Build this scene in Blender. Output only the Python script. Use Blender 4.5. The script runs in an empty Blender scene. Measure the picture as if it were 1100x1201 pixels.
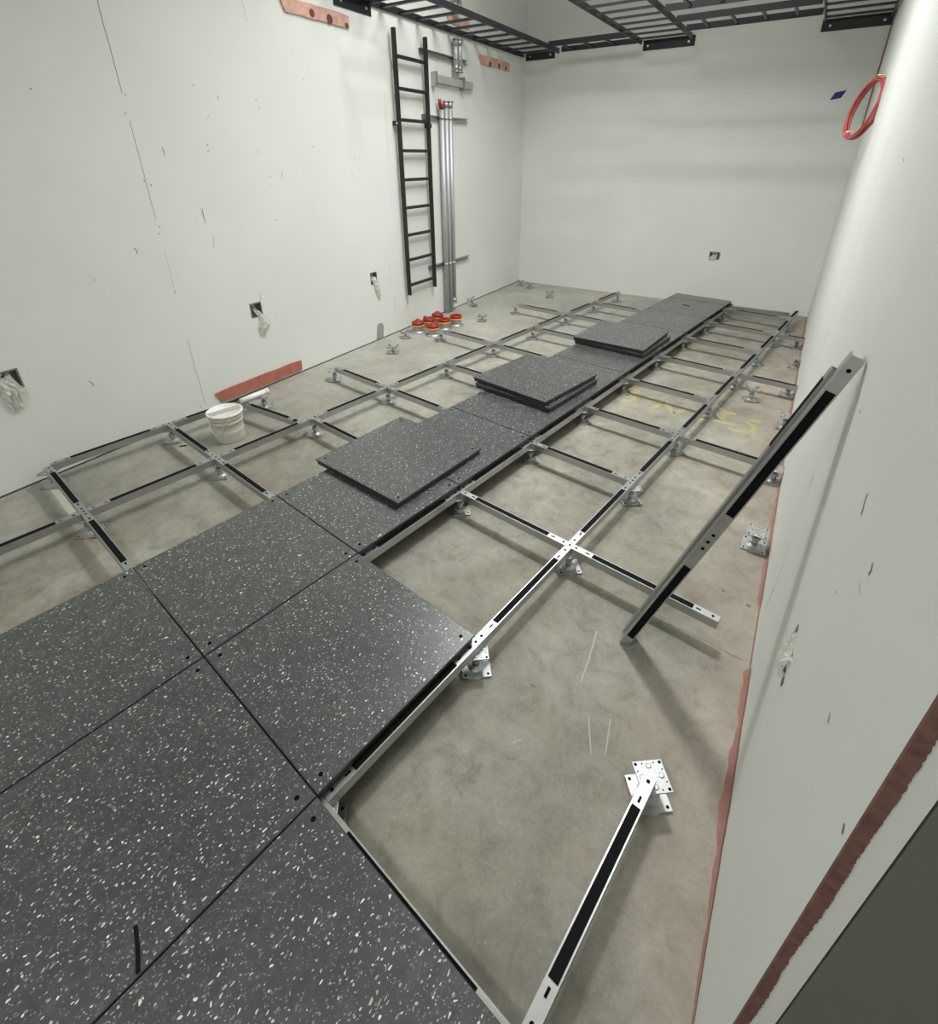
import bpy, bmesh, math, random
from mathutils import Matrix, Vector, Euler
random.seed(7)
SC = bpy.context.scene
COL = SC.collection
PI = math.pi
A8 = math.radians(8.0)                     # the floor grid is turned 8 degrees against the room
CA, SA = math.cos(A8), math.sin(A8)
PITCH = 0.61
HS = 0.12                                  # top of the stringers above the slab
TH = 0.0306                                # floor tile thickness

# ------------------------------------------------------------------ camera model (also used to measure the photo)
CAMP = dict(pos=(3.188, -.2782, 1.4358), yaw=-.6992, pitch=-.46, roll=-.006, f=592.6, cx=556.56, cy=480.38)

def g2w(x, y, z):                          # metres in the grid frame -> room frame
    return Vector((CA*x + SA*y, -SA*x + CA*y, z))
def G(i, j, z=0.0):                        # grid node -> room frame, z above the slab
    return g2w(i*PITCH, j*PITCH, z)
def _axes():
    a, b, c = CAMP['yaw'], CAMP['pitch'], CAMP['roll']
    f = Vector((math.sin(a)*math.cos(b), math.cos(a)*math.cos(b), math.sin(b)))
    r0 = Vector((math.cos(a), -math.sin(a), 0)); u0 = r0.cross(f)
    r = math.cos(c)*r0 + math.sin(c)*u0
    u = -math.sin(c)*r0 + math.cos(c)*u0
    return g2w(*r), g2w(*u), g2w(*f)
CR, CU, CF = _axes()
CO = g2w(*CAMP['pos']) + Vector((0, 0, HS))
def ray(u, v):
    return CF + CR*((u-CAMP['cx'])/CAMP['f']) - CU*((v-CAMP['cy'])/CAMP['f'])
def onZ(u, v, z=0.0):
    d = ray(u, v); return CO + d*((z-CO.z)/d.z)
LA, LB = -.10, -.0137                      # left wall  x = LA + LB*y
RA, RB = 3.295, .008                       # right wall x = RA + RB*y
BY = 5.74                                  # back wall
def onL(u, v, off=0.0):
    d = ray(u, v); return CO + d*((LA+off+LB*CO.y-CO.x)/(d.x-LB*d.y))
def onR(u, v, off=0.0):
    d = ray(u, v); return CO + d*((RA-off+RB*CO.y-CO.x)/(d.x-RB*d.y))
def onB(u, v, off=0.0):
    d = ray(u, v); return CO + d*((BY-off-CO.y)/d.y)
def LP(y, z, off=0.0): return Vector((LA+LB*y+off, y, z))
def RP(y, z, off=0.0): return Vector((RA+RB*y-off, y, z))
def BP(x, z, off=0.0): return Vector((x, BY-off, z))
LROT = math.atan2(1, LB) - PI/2            # turn of the left wall
RROT = math.atan2(1, RB) - PI/2

# ------------------------------------------------------------------ materials
def srgb(r, g, b):
    f = lambda c: c/12.92 if c <= .04045 else ((c+.055)/1.055)**2.4
    return (f(r/255), f(g/255), f(b/255), 1)
def newmat(name):
    m = bpy.data.materials.new(name); m.use_nodes = True
    return m, m.node_tree.nodes, m.node_tree.links, m.node_tree.nodes['Principled BSDF']
def simple(name, col, rough=.5, metal=0.0, noise=0.0, nscale=30, bump=0.0, spec=.5):
    m, N, L, P = newmat(name)
    P.inputs['Roughness'].default_value = rough
    P.inputs['Metallic'].default_value = metal
    P.inputs['Specular IOR Level'].default_value = spec
    P.inputs['Base Color'].default_value = col
    if noise or bump:
        tc = N.new('ShaderNodeTexCoord'); nz = N.new('ShaderNodeTexNoise')
        nz.inputs['Scale'].default_value = nscale; nz.inputs['Detail'].default_value = 5
        L.new(tc.outputs['Object'], nz.inputs['Vector'])
        if noise:
            mx = N.new('ShaderNodeMix'); mx.data_type = 'RGBA'
            mx.inputs[6].default_value = tuple(c*(1-noise) for c in col[:3])+(1,)
            mx.inputs[7].default_value = tuple(min(1, c*(1+noise)) for c in col[:3])+(1,)
            L.new(nz.outputs['Fac'], mx.inputs[0]); L.new(mx.outputs[2], P.inputs['Base Color'])
        if bump:
            b = N.new('ShaderNodeBump'); b.inputs['Strength'].default_value = bump; b.inputs['Distance'].default_value = .004
            L.new(nz.outputs['Fac'], b.inputs['Height']); L.new(b.outputs['Normal'], P.inputs['Normal'])
    return m
def ramp(N, pts):
    r = N.new('ShaderNodeValToRGB'); e = r.color_ramp.elements
    while len(e) < len(pts): e.new(.5)
    for k, (p, c) in enumerate(pts): e[k].position = p; e[k].color = c
    return r
W1 = (1, 1, 1, 1); K1 = (0, 0, 0, 1)
def noise(N, L, vec, scale, detail=6, rough=.6, dist=0.0):
    n = N.new('ShaderNodeTexNoise'); n.inputs['Scale'].default_value = scale; n.inputs['Detail'].default_value = detail
    n.inputs['Roughness'].default_value = rough; n.inputs['Distortion'].default_value = dist
    L.new(vec, n.inputs['Vector']); return n.outputs['Fac']
def mixc(N, L, fac, a, b, mode='MIX'):
    x = N.new('ShaderNodeMix'); x.data_type = 'RGBA'; x.blend_type = mode
    for s, k in ((fac, 0), (a, 6), (b, 7)):
        if hasattr(s, 'is_output'): L.new(s, x.inputs[k])
        else: x.inputs[k].default_value = s
    return x.outputs[2]
def mth(N, L, op, a, b=0.0):
    x = N.new('ShaderNodeMath'); x.operation = op
    for k, s in enumerate((a, b)):
        if hasattr(s, 'is_output'): L.new(s, x.inputs[k])
        else: x.inputs[k].default_value = s
    return x.outputs[0]

def wall_material(name, col):
    m, N, L, P = newmat(name)
    tc = N.new('ShaderNodeTexCoord'); v = tc.outputs['Object']
    n1 = noise(N, L, v, 1.3, 5, .6); n2 = noise(N, L, v, 60, 4, .6)
    r1 = ramp(N, [(.3, tuple(c*.94 for c in col[:3])+(1,)), (.7, col)]); L.new(n1, r1.inputs[0])
    L.new(r1.outputs[0], P.inputs['Base Color'])
    P.inputs['Roughness'].default_value = .55; P.inputs['Specular IOR Level'].default_value = .35
    b = N.new('ShaderNodeBump'); b.inputs['Strength'].default_value = .12; b.inputs['Distance'].default_value = .002
    L.new(n2, b.inputs['Height']); L.new(b.outputs['Normal'], P.inputs['Normal'])
    return m

def floor_material():
    m, N, L, P = newmat('concrete_slab')
    tc = N.new('ShaderNodeTexCoord'); v = tc.outputs['Object']
    n1 = noise(N, L, v, 1.6, 8, .62, .4); n2 = noise(N, L, v, 11, 11, .74, .5); n3 = noise(N, L, v, 120, 6, .7)
    base = ramp(N, [(.28, srgb(121, 118, 108)), (.5, srgb(143, 140, 130)), (.72, srgb(164, 161, 150))]); L.new(n1, base.inputs[0])
    fine = ramp(N, [(.32, (.60, .59, .56, 1)), (.45, (.86, .86, .85, 1)), (.55, (1.0, 1.0, 1.0, 1)), (.7, (1.16, 1.15, 1.13, 1))]); L.new(n2, fine.inputs[0])
    c = mixc(N, L, 1.0, base.outputs[0], fine.outputs[0], 'MULTIPLY')
    gr = ramp(N, [(.3, (.82, .82, .81, 1)), (.7, (1.1, 1.1, 1.1, 1))]); L.new(n3, gr.inputs[0])
    c = mixc(N, L, 1.0, c, gr.outputs[0], 'MULTIPLY')
    # left and far side paler, plaster dust plus painted-in light; reddish dust along the right wall: dirt lying on the slab
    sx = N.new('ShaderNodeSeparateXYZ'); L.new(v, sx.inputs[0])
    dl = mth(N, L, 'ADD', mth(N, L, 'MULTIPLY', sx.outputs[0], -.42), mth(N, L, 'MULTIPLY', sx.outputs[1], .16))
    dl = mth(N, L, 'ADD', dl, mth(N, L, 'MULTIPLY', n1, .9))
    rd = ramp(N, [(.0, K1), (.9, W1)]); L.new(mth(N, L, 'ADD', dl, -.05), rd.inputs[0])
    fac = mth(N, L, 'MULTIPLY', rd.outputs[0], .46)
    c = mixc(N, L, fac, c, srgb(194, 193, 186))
    rr = mth(N, L, 'ADD', sx.outputs[0], mth(N, L, 'MULTIPLY', n1, .9))
    rp = ramp(N, [(.0, K1), (1.0, W1)]); L.new(mth(N, L, 'MULTIPLY', mth(N, L, 'ADD', rr, -3.35), 1.5), rp.inputs[0])
    c = mixc(N, L, mth(N, L, 'MULTIPLY', rp.outputs[0], .34), c, srgb(186, 164, 154))
    n6 = noise(N, L, v, 2.4, 8, .7, .8)
    bp = ramp(N, [(.44, K1), (.62, W1)]); L.new(n6, bp.inputs[0])
    c = mixc(N, L, mth(N, L, 'MULTIPLY', bp.outputs[0], .26), c, srgb(132, 118, 100))
    # dark scuffs
    n4 = noise(N, L, v, 3.1, 11, .8, .8)
    sc = ramp(N, [(.60, K1), (.72, W1)]); L.new(n4, sc.inputs[0])
    c = mixc(N, L, mth(N, L, 'MULTIPLY', sc.outputs[0], .30), c, srgb(96, 88, 76))
    n5 = noise(N, L, v, 2.3, 9, .8, 2.2)
    sp = ramp(N, [(.62, K1), (.70, W1)]); L.new(n5, sp.inputs[0])
    c = mixc(N, L, mth(N, L, 'MULTIPLY', sp.outputs[0], .35), c, srgb(205, 198, 186))
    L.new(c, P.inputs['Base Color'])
    P.inputs['Roughness'].default_value = .62; P.inputs['Specular IOR Level'].default_value = .35
    b = N.new('ShaderNodeBump'); b.inputs['Strength'].default_value = .25; b.inputs['Distance'].default_value = .003
    L.new(n2, b.inputs['Height']); L.new(b.outputs['Normal'], P.inputs['Normal'])
    return m

def tile_material():
    m, N, L, P = newmat('speckled_laminate')
    tc = N.new('ShaderNodeTexCoord'); oi = N.new('ShaderNodeObjectInfo')
    mp = N.new('ShaderNodeMapping'); L.new(tc.outputs['Object'], mp.inputs[0])
    mp.inputs['Scale'].default_value = (1, .62, 1)
    cb = N.new('ShaderNodeCombineXYZ')
    L.new(mth(N, L, 'MULTIPLY', oi.outputs['Random'], 37.0), cb.inputs[0]); L.new(mth(N, L, 'MULTIPLY', oi.outputs['Random'], 91.0), cb.inputs[1])
    ad = N.new('ShaderNodeVectorMath'); ad.operation = 'ADD'; L.new(mp.outputs[0], ad.inputs[0]); L.new(cb.outputs[0], ad.inputs[1])
    v = ad.outputs[0]
    wn = N.new('ShaderNodeTexNoise'); wn.inputs['Scale'].default_value = 60; L.new(v, wn.inputs['Vector'])
    wv = N.new('ShaderNodeVectorMath'); wv.operation = 'SCALE'; wv.inputs[3].default_value = .016; L.new(wn.outputs['Color'], wv.inputs[0])
    av = N.new('ShaderNodeVectorMath'); av.operation = 'ADD'; L.new(v, av.inputs[0]); L.new(wv.outputs[0], av.inputs[1])
    def flakes(scale, rad, keep):
        vo = N.new('ShaderNodeTexVoronoi'); vo.voronoi_dimensions = '2D'; vo.inputs['Scale'].default_value = scale
        L.new(av.outputs[0], vo.inputs['Vector'])
        sp = N.new('ShaderNodeSeparateColor'); L.new(vo.outputs['Color'], sp.inputs[0])
        size = mth(N, L, 'MULTIPLY', sp.outputs[1], rad)
        a = mth(N, L, 'LESS_THAN', vo.outputs['Distance'], mth(N, L, 'ADD', size, rad*.35))
        k = mth(N, L, 'GREATER_THAN', sp.outputs[0], keep)
        return mth(N, L, 'MULTIPLY', a, k), sp.outputs[2]
    f1, b1 = flakes(118, .19, .67)
    f2, b2 = flakes(235, .24, .66)
    n1 = noise(N, L, v, 38, 8, .78, .5); n2 = noise(N, L, tc.outputs['Object'], 3, 4, .6)
    base = ramp(N, [(.3, srgb(36, 39, 39)), (.52, srgb(51, 54, 54)), (.75, srgb(80, 83, 83))]); L.new(n1, base.inputs[0])
    c = base.outputs[0]
    c = mixc(N, L, mth(N, L, 'MULTIPLY', f2, mth(N, L, 'ADD', mth(N, L, 'MULTIPLY', b2, .45), .18)), c, srgb(186, 188, 184))
    c = mixc(N, L, mth(N, L, 'MULTIPLY', f1, mth(N, L, 'ADD', mth(N, L, 'MULTIPLY', b1, .65), .26)), c, srgb(242, 244, 242))
    P.inputs['Coat Weight'].default_value = .4; P.inputs['Coat Roughness'].default_value = .24
    L.new(c, P.inputs['Base Color'])
    rr = ramp(N, [(.3, (.31, .31, .31, 1)), (.7, (.39, .39, .39, 1))]); L.new(n2, rr.inputs[0]); L.new(rr.outputs[0], P.inputs['Roughness'])
    P.inputs['Specular IOR Level'].default_value = 1.0
    return m

M = {}
M['wall'] = wall_material('painted_drywall', srgb(226, 228, 224))
M['ceiling'] = simple('ceiling_white', srgb(222, 222, 218), .8)
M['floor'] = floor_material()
M['tile'] = tile_material()
M['edge'] = simple('tile_edge_black', srgb(50, 51, 51), .45, noise=.2, nscale=40)
M['galv'] = simple('galvanized_steel', (.50, .51, .51, 1), .36, .97, noise=.14, nscale=22)
M['galvw'] = simple('bright_zinc', (.44, .45, .45, 1), .48, .85, noise=.12, nscale=35)
M['gasket'] = simple('black_gasket', (.004, .004, .005, 1), .8, spec=.15)
M['hole'] = simple('dark_hole', (.006, .006, .006, 1), .9, spec=.05)
M['rack'] = simple('black_powder_coat', (.017, .019, .023, 1), .38, 0, noise=.15, nscale=15)
M['ladder'] = simple('black_satin_steel', (.013, .013, .014, 1), .45)
M['bolt'] = simple('bolt_zinc', (.75, .76, .76, 1), .35, .8)
M['conduit'] = simple('conduit_steel', (.50, .52, .53, 1), .5, .6, noise=.08, nscale=9)
M['redboard'] = simple('red_fire_caulk', srgb(172, 104, 88), .75, noise=.3, nscale=16, bump=.3)
M['pinkboard'] = simple('pale_red_putty', srgb(204, 162, 148), .75, noise=.4, nscale=22, bump=.3)
M['knot'] = simple('brown_knot', srgb(112, 62, 52), .8, noise=.3, nscale=60)
M['redseal'] = simple('red_sealant', srgb(152, 110, 100), .75, noise=.35, nscale=14)
M['brownedge'] = simple('brown_caulked_edge', srgb(112, 80, 71), .9, noise=.6, nscale=70, bump=1.0)
M['door'] = simple('dark_grey_paint', srgb(104, 107, 98), .6, noise=.06, nscale=8)
M['darkgap'] = simple('gap_shade', srgb(70, 66, 60), .9)
M['plastic'] = simple('white_plastic', srgb(232, 231, 226), .38, noise=.06, nscale=12)
M['dirtyplastic'] = simple('dusty_white_plastic', srgb(206, 203, 192), .5, noise=.22, nscale=14)
M['greyband'] = simple('grey_band', srgb(170, 170, 168), .5)
M['redcap'] = simple('red_cap_plastic', srgb(146, 32, 32), .5, noise=.15, nscale=40)
M['yellow'] = simple('yellow_ring_plastic', srgb(232, 160, 36), .5)
M['coil'] = simple('red_tubing', srgb(178, 78, 76), .4, noise=.35, nscale=20)
M['bluetape'] = simple('blue_tape', srgb(38, 46, 118), .6)
M['scuff'] = simple('scuff_grey', srgb(112, 112, 106), .9)
M['scufflight'] = simple('scuff_pale', srgb(182, 182, 175), .9)
M['slabpale'] = simple('slab_pale_mark', srgb(166, 163, 154), .9)
M['slabgreen'] = simple('slab_green_smear', srgb(172, 180, 164), .9, noise=.1, nscale=30)
M['slabmark'] = simple('slab_stain', srgb(112, 108, 96), .9)
M['woodgrey'] = simple('grey_channel', srgb(170, 168, 158), .6, noise=.15, nscale=15)
M['boxdark'] = simple('box_interior_steel', (.30, .30, .30, 1), .45, .7, noise=.3, nscale=30)
M['blackplastic'] = simple('black_plastic', (.006, .006, .006, 1), .8, spec=.15)
M['glue'] = simple('clear_adhesive', srgb(158, 158, 142), .3, noise=.1, nscale=25, spec=.6)
M['graypatch'] = simple('grey_smear', srgb(150, 153, 152), .85, noise=.1, nscale=25)
def sheet_material():
    m, N, L, P = newmat('translucent_poly_sheet')
    P.inputs['Base Color'].default_value = srgb(232, 232, 224); P.inputs['Roughness'].default_value = .3
    P.inputs['Specular IOR Level'].default_value = .6
    t = N.new('ShaderNodeBsdfTransparent'); x = N.new('ShaderNodeMixShader'); x.inputs[0].default_value = .45
    L.new(P.outputs[0], x.inputs[1]); L.new(t.outputs[0], x.inputs[2])
    L.new(x.outputs[0], N['Material Output'].inputs[0]); return m
M['sheet'] = sheet_material()
def spray_material():
    m, N, L, P = newmat('yellow_spray_paint')
    P.inputs['Base Color'].default_value = srgb(206, 196, 126); P.inputs['Roughness'].default_value = .8
    t = N.new('ShaderNodeBsdfTransparent'); x = N.new('ShaderNodeMixShader')
    tc = N.new('ShaderNodeTexCoord'); n = noise(N, L, tc.outputs['Object'], 40, 6, .7)
    uv = N.new('ShaderNodeUVMap'); sx = N.new('ShaderNodeSeparateXYZ'); L.new(uv.outputs[0], sx.inputs[0])
    d = mth(N, L, 'ABSOLUTE', mth(N, L, 'ADD', sx.outputs[0], -.5))     # worn, feathered spray edge
    e = mth(N, L, 'ADD', mth(N, L, 'ADD', mth(N, L, 'MULTIPLY', n, .5), .42), mth(N, L, 'MULTIPLY', d, -1.9))
    r = ramp(N, [(.0, K1), (1.0, (.66, .66, .66, 1))]); L.new(e, r.inputs[0]); L.new(r.outputs[0], x.inputs[0])
    L.new(t.outputs[0], x.inputs[1]); L.new(P.outputs[0], x.inputs[2]); L.new(x.outputs[0], N['Material Output'].inputs[0]); return m
M['spray'] = spray_material()
def lamp_material():
    m, N, L, P = newmat('lamp_diffuser'); P.inputs['Base Color'].default_value = (.9, .9, .9, 1)
    P.inputs['Emission Color'].default_value = (1, .99, .95, 1); P.inputs['Emission Strength'].default_value = 2.0; return m
M['lamp'] = lamp_material()

# ------------------------------------------------------------------ mesh helper
class MB:
    def __init__(s): s.v = []; s.f = []; s.m = []; s.mats = []; s.sm = []
    def mi(s, m):
        if m not in s.mats: s.mats.append(m)
        return s.mats.index(m)
    def add(s, vs, fs, m, smooth=False):
        o = len(s.v); s.v += [tuple(x) for x in vs]; k = s.mi(m)
        for f in fs: s.f.append(tuple(o+i for i in f)); s.m.append(k); s.sm.append(smooth)
        return s
    def box(s, c, d, m, R=None, ch=0.0):
        c = Vector(c); hx, hy, hz = d[0]/2, d[1]/2, d[2]/2
        if ch <= 0:
            vs = [Vector((x, y, z)) for x in (-hx, hx) for y in (-hy, hy) for z in (-hz, hz)]
            fs = [(0, 1, 3, 2), (4, 6, 7, 5), (0, 4, 5, 1), (2, 3, 7, 6), (0, 2, 6, 4), (1, 5, 7, 3)]
        else:
            bm = bmesh.new(); bmesh.ops.create_cube(bm, size=1)
            for v in bm.verts: v.co = Vector((v.co.x*d[0], v.co.y*d[1], v.co.z*d[2]))
            bmesh.ops.bevel(bm, geom=bm.edges[:], offset=ch, segments=2, affect='EDGES', profile=.6)
            bm.verts.index_update()
            vs = [v.co.copy() for v in bm.verts]; fs = [tuple(v.index for v in f.verts) for f in bm.faces]; bm.free()
        if R is not None: vs = [R @ v for v in vs]
        return s.add([v+c for v in vs], fs, m)
    def bar(s, p, q, w, h, m, up=(0, 0, 1)):
        p, q = Vector(p), Vector(q); d = (q-p); l = d.length; d.normalize()
        sd = d.cross(Vector(up));  sd.normalize(); u = sd.cross(d)
        R = Matrix((d, sd, u)).transposed()
        return s.box((p+q)/2, (l, w, h), m, R)
    def cyl(s, p, q, r, m, n=16, r2=None, caps=True):
        p, q = Vector(p), Vector(q); d = (q-p).normalized(); r2 = r if r2 is None else r2
        a = d.orthogonal().normalized(); b = d.cross(a)
        vs = [p+(a*math.cos(2*PI*k/n)+b*math.sin(2*PI*k/n))*r for k in range(n)] + [q+(a*math.cos(2*PI*k/n)+b*math.sin(2*PI*k/n))*r2 for k in range(n)]
        s.add(vs, [(k, (k+1) % n, n+(k+1) % n, n+k) for k in range(n)], m, True)
        if caps: s.add(vs, [tuple(range(n))[::-1], tuple(range(n, 2*n))], m)
        return s
    def lathe(s, prof, m, n=32, c=(0, 0, 0), jit=0.0):
        c = Vector(c); vs = []
        J = [1+random.uniform(-jit, jit) for _ in range(n)]
        for r, z in prof: vs += [c+Vector((r*J[k]*math.cos(2*PI*k/n), r*J[k]*math.sin(2*PI*k/n), z)) for k in range(n)]
        fs = [(i*n+k, i*n+(k+1) % n, (i+1)*n+(k+1) % n, (i+1)*n+k) for i in range(len(prof)-1) for k in range(n)]
        return s.add(vs, fs, m, True)
    def tube(s, pts, r, m, n=8, closed=False):
        pts = [Vector(p) for p in pts]; N = len(pts); vs = []
        up = None
        for k, p in enumerate(pts):
            a = pts[(k-1) % N] if (closed or k > 0) else p; b = pts[(k+1) % N] if (closed or k < N-1) else p
            d = (b-a).normalized()
            if up is None: up = d.orthogonal().normalized()
            up = (up-d*up.dot(d)).normalized(); sd = d.cross(up)
            vs += [p+(up*math.cos(2*PI*t/n)+sd*math.sin(2*PI*t/n))*r for t in range(n)]
        K = N if closed else N-1
        fs = [(i*n+t, i*n+(t+1) % n, ((i+1) % N)*n+(t+1) % n, ((i+1) % N)*n+t) for i in range(K) for t in range(n)]
        s.add(vs, fs, m, True)
        if not closed: s.add(vs, [tuple(range(n))[::-1], tuple(range((N-1)*n, N*n))], m)
        return s
    def prism(s, prof, x0, x1, m):             # profile in (y, z), swept along x
        n = len(prof)
        vs = [(x0, y, z) for y, z in prof] + [(x1, y, z) for y, z in prof]
        s.add(vs, [(k, (k+1) % n, n+(k+1) % n, n+k) for k in range(n)] + [tuple(range(n))[::-1], tuple(range(n, 2*n))], m)
        return s
    def mesh(s, name):
        me = bpy.data.meshes.new(name); me.from_pydata(s.v, [], s.f)
        for m in s.mats: me.materials.append(M[m])
        me.polygons.foreach_set('material_index', s.m); me.polygons.foreach_set('use_smooth', s.sm)
        bm = bmesh.new(); bm.from_mesh(me); bmesh.ops.remove_doubles(bm, verts=bm.verts, dist=1e-6)
        bmesh.ops.recalc_face_normals(bm, faces=bm.faces); bm.to_mesh(me); bm.free(); me.update(); return me
    def build(s, name, parent=None, loc=(0, 0, 0), rot=None):
        return put(name, s.mesh(name), parent, loc, rot)
def put(name, me, parent=None, loc=(0, 0, 0), rot=None):
    o = bpy.data.objects.new(name, me); COL.objects.link(o); o.location = loc
    if rot is not None: o.rotation_euler = rot
    if parent is not None: o.parent = parent
    return o
def tag(o, label, cat, group=None):
    o['label'] = label; o['category'] = cat
    if group: o['group'] = group
    return o
def thing(name, label, cat, loc=(0, 0, 0), rot=(0, 0, 0), group=None):
    o = bpy.data.objects.new(name, None); COL.objects.link(o); o.location = loc; o.rotation_euler = rot
    o.empty_display_size = .05
    return tag(o, label, cat, group)
def struct(o): o['kind'] = 'structure'; return o
def dup(root, loc, rot, label, group=None):
    r = root.copy(); COL.objects.link(r); r.location = loc; r.rotation_euler = rot; r['label'] = label
    if group: r['group'] = group
    for ch in root.children:
        c = ch.copy(); COL.objects.link(c); c.parent = r
        for g in ch.children:
            d = g.copy(); COL.objects.link(d); d.parent = c
    return r
ORD = ['first', 'second', 'third', 'fourth', 'fifth', 'sixth', 'seventh', 'eighth', 'ninth', 'tenth', 'eleventh', 'twelfth']

# ------------------------------------------------------------------ the room
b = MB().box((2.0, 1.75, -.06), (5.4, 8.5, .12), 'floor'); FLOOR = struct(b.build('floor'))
b = MB().box((2.0, 1.75, 4.02), (5.4, 8.5, .12), 'ceiling'); struct(b.build('ceiling'))

def wall_face(P, s0, s1, z0, z1, holes, depth, m, back=.16):
    """front face with rectangular openings (each opening gets a recess), plus a solid back"""
    b = MB()
    ss = sorted({s0, s1} | {h[0] for h in holes} | {h[1] for h in holes}); zs = sorted({z0, z1} | {h[2] for h in holes} | {h[3] for h in holes})
    for i in range(len(ss)-1):
        for k in range(len(zs)-1):
            a, c, d, e = ss[i], ss[i+1], zs[k], zs[k+1]
            if any(h[0] <= a and c <= h[1] and h[2] <= d and e <= h[3] for h in holes): continue
            b.add([P(a, d), P(c, d), P(c, e), P(a, e)], [(0, 1, 2, 3)], m)
    for a, c, d, e in holes:
        q = [P(a, d), P(c, d), P(c, e), P(a, e)]; r = [P(a, d, -depth), P(c, d, -depth), P(c, e, -depth), P(a, e, -depth)]
        b.add(q+r, [(0, 4, 5, 1), (1, 5, 6, 2), (2, 6, 7, 3), (3, 7, 4, 0), (4, 7, 6, 5)], m)
    q = [P(s0, z0), P(s1, z0), P(s1, z1), P(s0, z1)]; r = [P(s0, z0, -back), P(s1, z0, -back), P(s1, z1, -back), P(s0, z1, -back)]
    b.add(q+r, [(0, 4, 5, 1), (1, 5, 6, 2), (2, 6, 7, 3), (3, 7, 4, 0), (4, 7, 6, 5)], m)
    return b
LBOX = [(-.03, .075, .522, .626), (1.442, 1.540, .536, .642), (2.712, 2.802, .530, .640)]
BBOX = [(2.243, 2.355, .517, .601)]
RHOLE = [(.215, .30, .575, .635)]
WL = struct(wall_face(LP, -2.4, BY+.02, 0, 3.96, LBOX, .06, 'wall').build('wall_left'))
WB = struct(wall_face(BP, LA+LB*BY-.05, RA+RB*BY+.05, 0, 3.96, BBOX, .06, 'wall').build('wall_back'))
WR = struct(wall_face(RP, -.308, BY+.02, 0, 3.96, RHOLE, .03, 'wall', back=.0335).build('wall_right'))
b = MB().box((2.1, -2.45, 1.98), (5.0, .1, 3.96), 'wall'); struct(b.build('wall_front'))
b = MB().box((4.55, -1.35, 1.98), (.1, 2.3, 3.96), 'wall'); struct(b.build('wall_side'))
# unfinished wall end beside the camera: brown caulked edge, board edge, then the dark grey door frame
b = MB(); segs = 900; ws = []
for k in range(segs+1):                                           # ragged brown edge
    ws.append(.0122+.0008*math.sin(k*.09)+.0006*math.sin(k*.047+2)+random.uniform(-.0007, .0007))
x0 = RA+RB*-.308-.001
for k in range(segs):
    z0, z1 = 3.3*k/segs, 3.3*(k+1)/segs
    v = [(x0, -.306, z0), (x0, -.306, z1), (x0, -.3115, z1), (x0, -.3115, z0), (x0+ws[k], -.3115, z0), (x0+ws[k+1], -.3115, z1), (x0+ws[k], -.3075, z0), (x0+ws[k+1], -.3075, z1)]
    b.add(v, [(0, 1, 2, 3), (3, 2, 5, 4), (4, 5, 7, 6)], 'brownedge')
struct(b.build('trim_1'))
b = MB().box((3.9285, -.265, 1.65), (1.2, .085, 3.3), 'door'); struct(b.build('door_1'))
# red fire sealant along the foot of the right wall and up the back corner
b = MB(); N = 260; rows = []
for k in range(N+1):
    y = -.30+(BY-.02+.30)*k/N
    w = .017+.004*math.sin(k*.31)+.003*math.sin(k*.83+1)+.002*math.sin(k*1.9)
    w *= 1.25 if y < .72 else .9
    if .74 < y < 1.05: w *= .2
    if y < .2: w *= max(.25, 1-(.2-y)*2.2)
    p = RP(y, 0); rows.append((p+Vector((-.002, 0, w*1.1)), p+Vector((-.005, 0, w*.5)), p+Vector((-w*.8, 0, .001))))
b.add([q for r in rows for q in r], [f for k in range(N) for f in ((3*k, 3*k+3, 3*k+4, 3*k+1), (3*k+1, 3*k+4, 3*k+5, 3*k+2))], 'redseal', True)
struct(b.build('baseboard_right'))
b = MB(); b.box((RA+RB*BY-.006, BY-.005, 2.55), (.012, .008, 1.6), 'redseal'); struct(b.build('trim_2'))
b = MB(); b.bar(LP(-2.3, .004, .001), LP(BY, .004, .001), .002, .009, 'darkgap'); struct(b.build('gap_shade_left'))  # dark strip painted in for the shade of the gap under the left wall
b = MB(); b.bar(BP(-.15, .003, .001), BP(3.3, .003, .001), .002, .006, 'scufflight'); struct(b.build('baseboard_back'))

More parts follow.
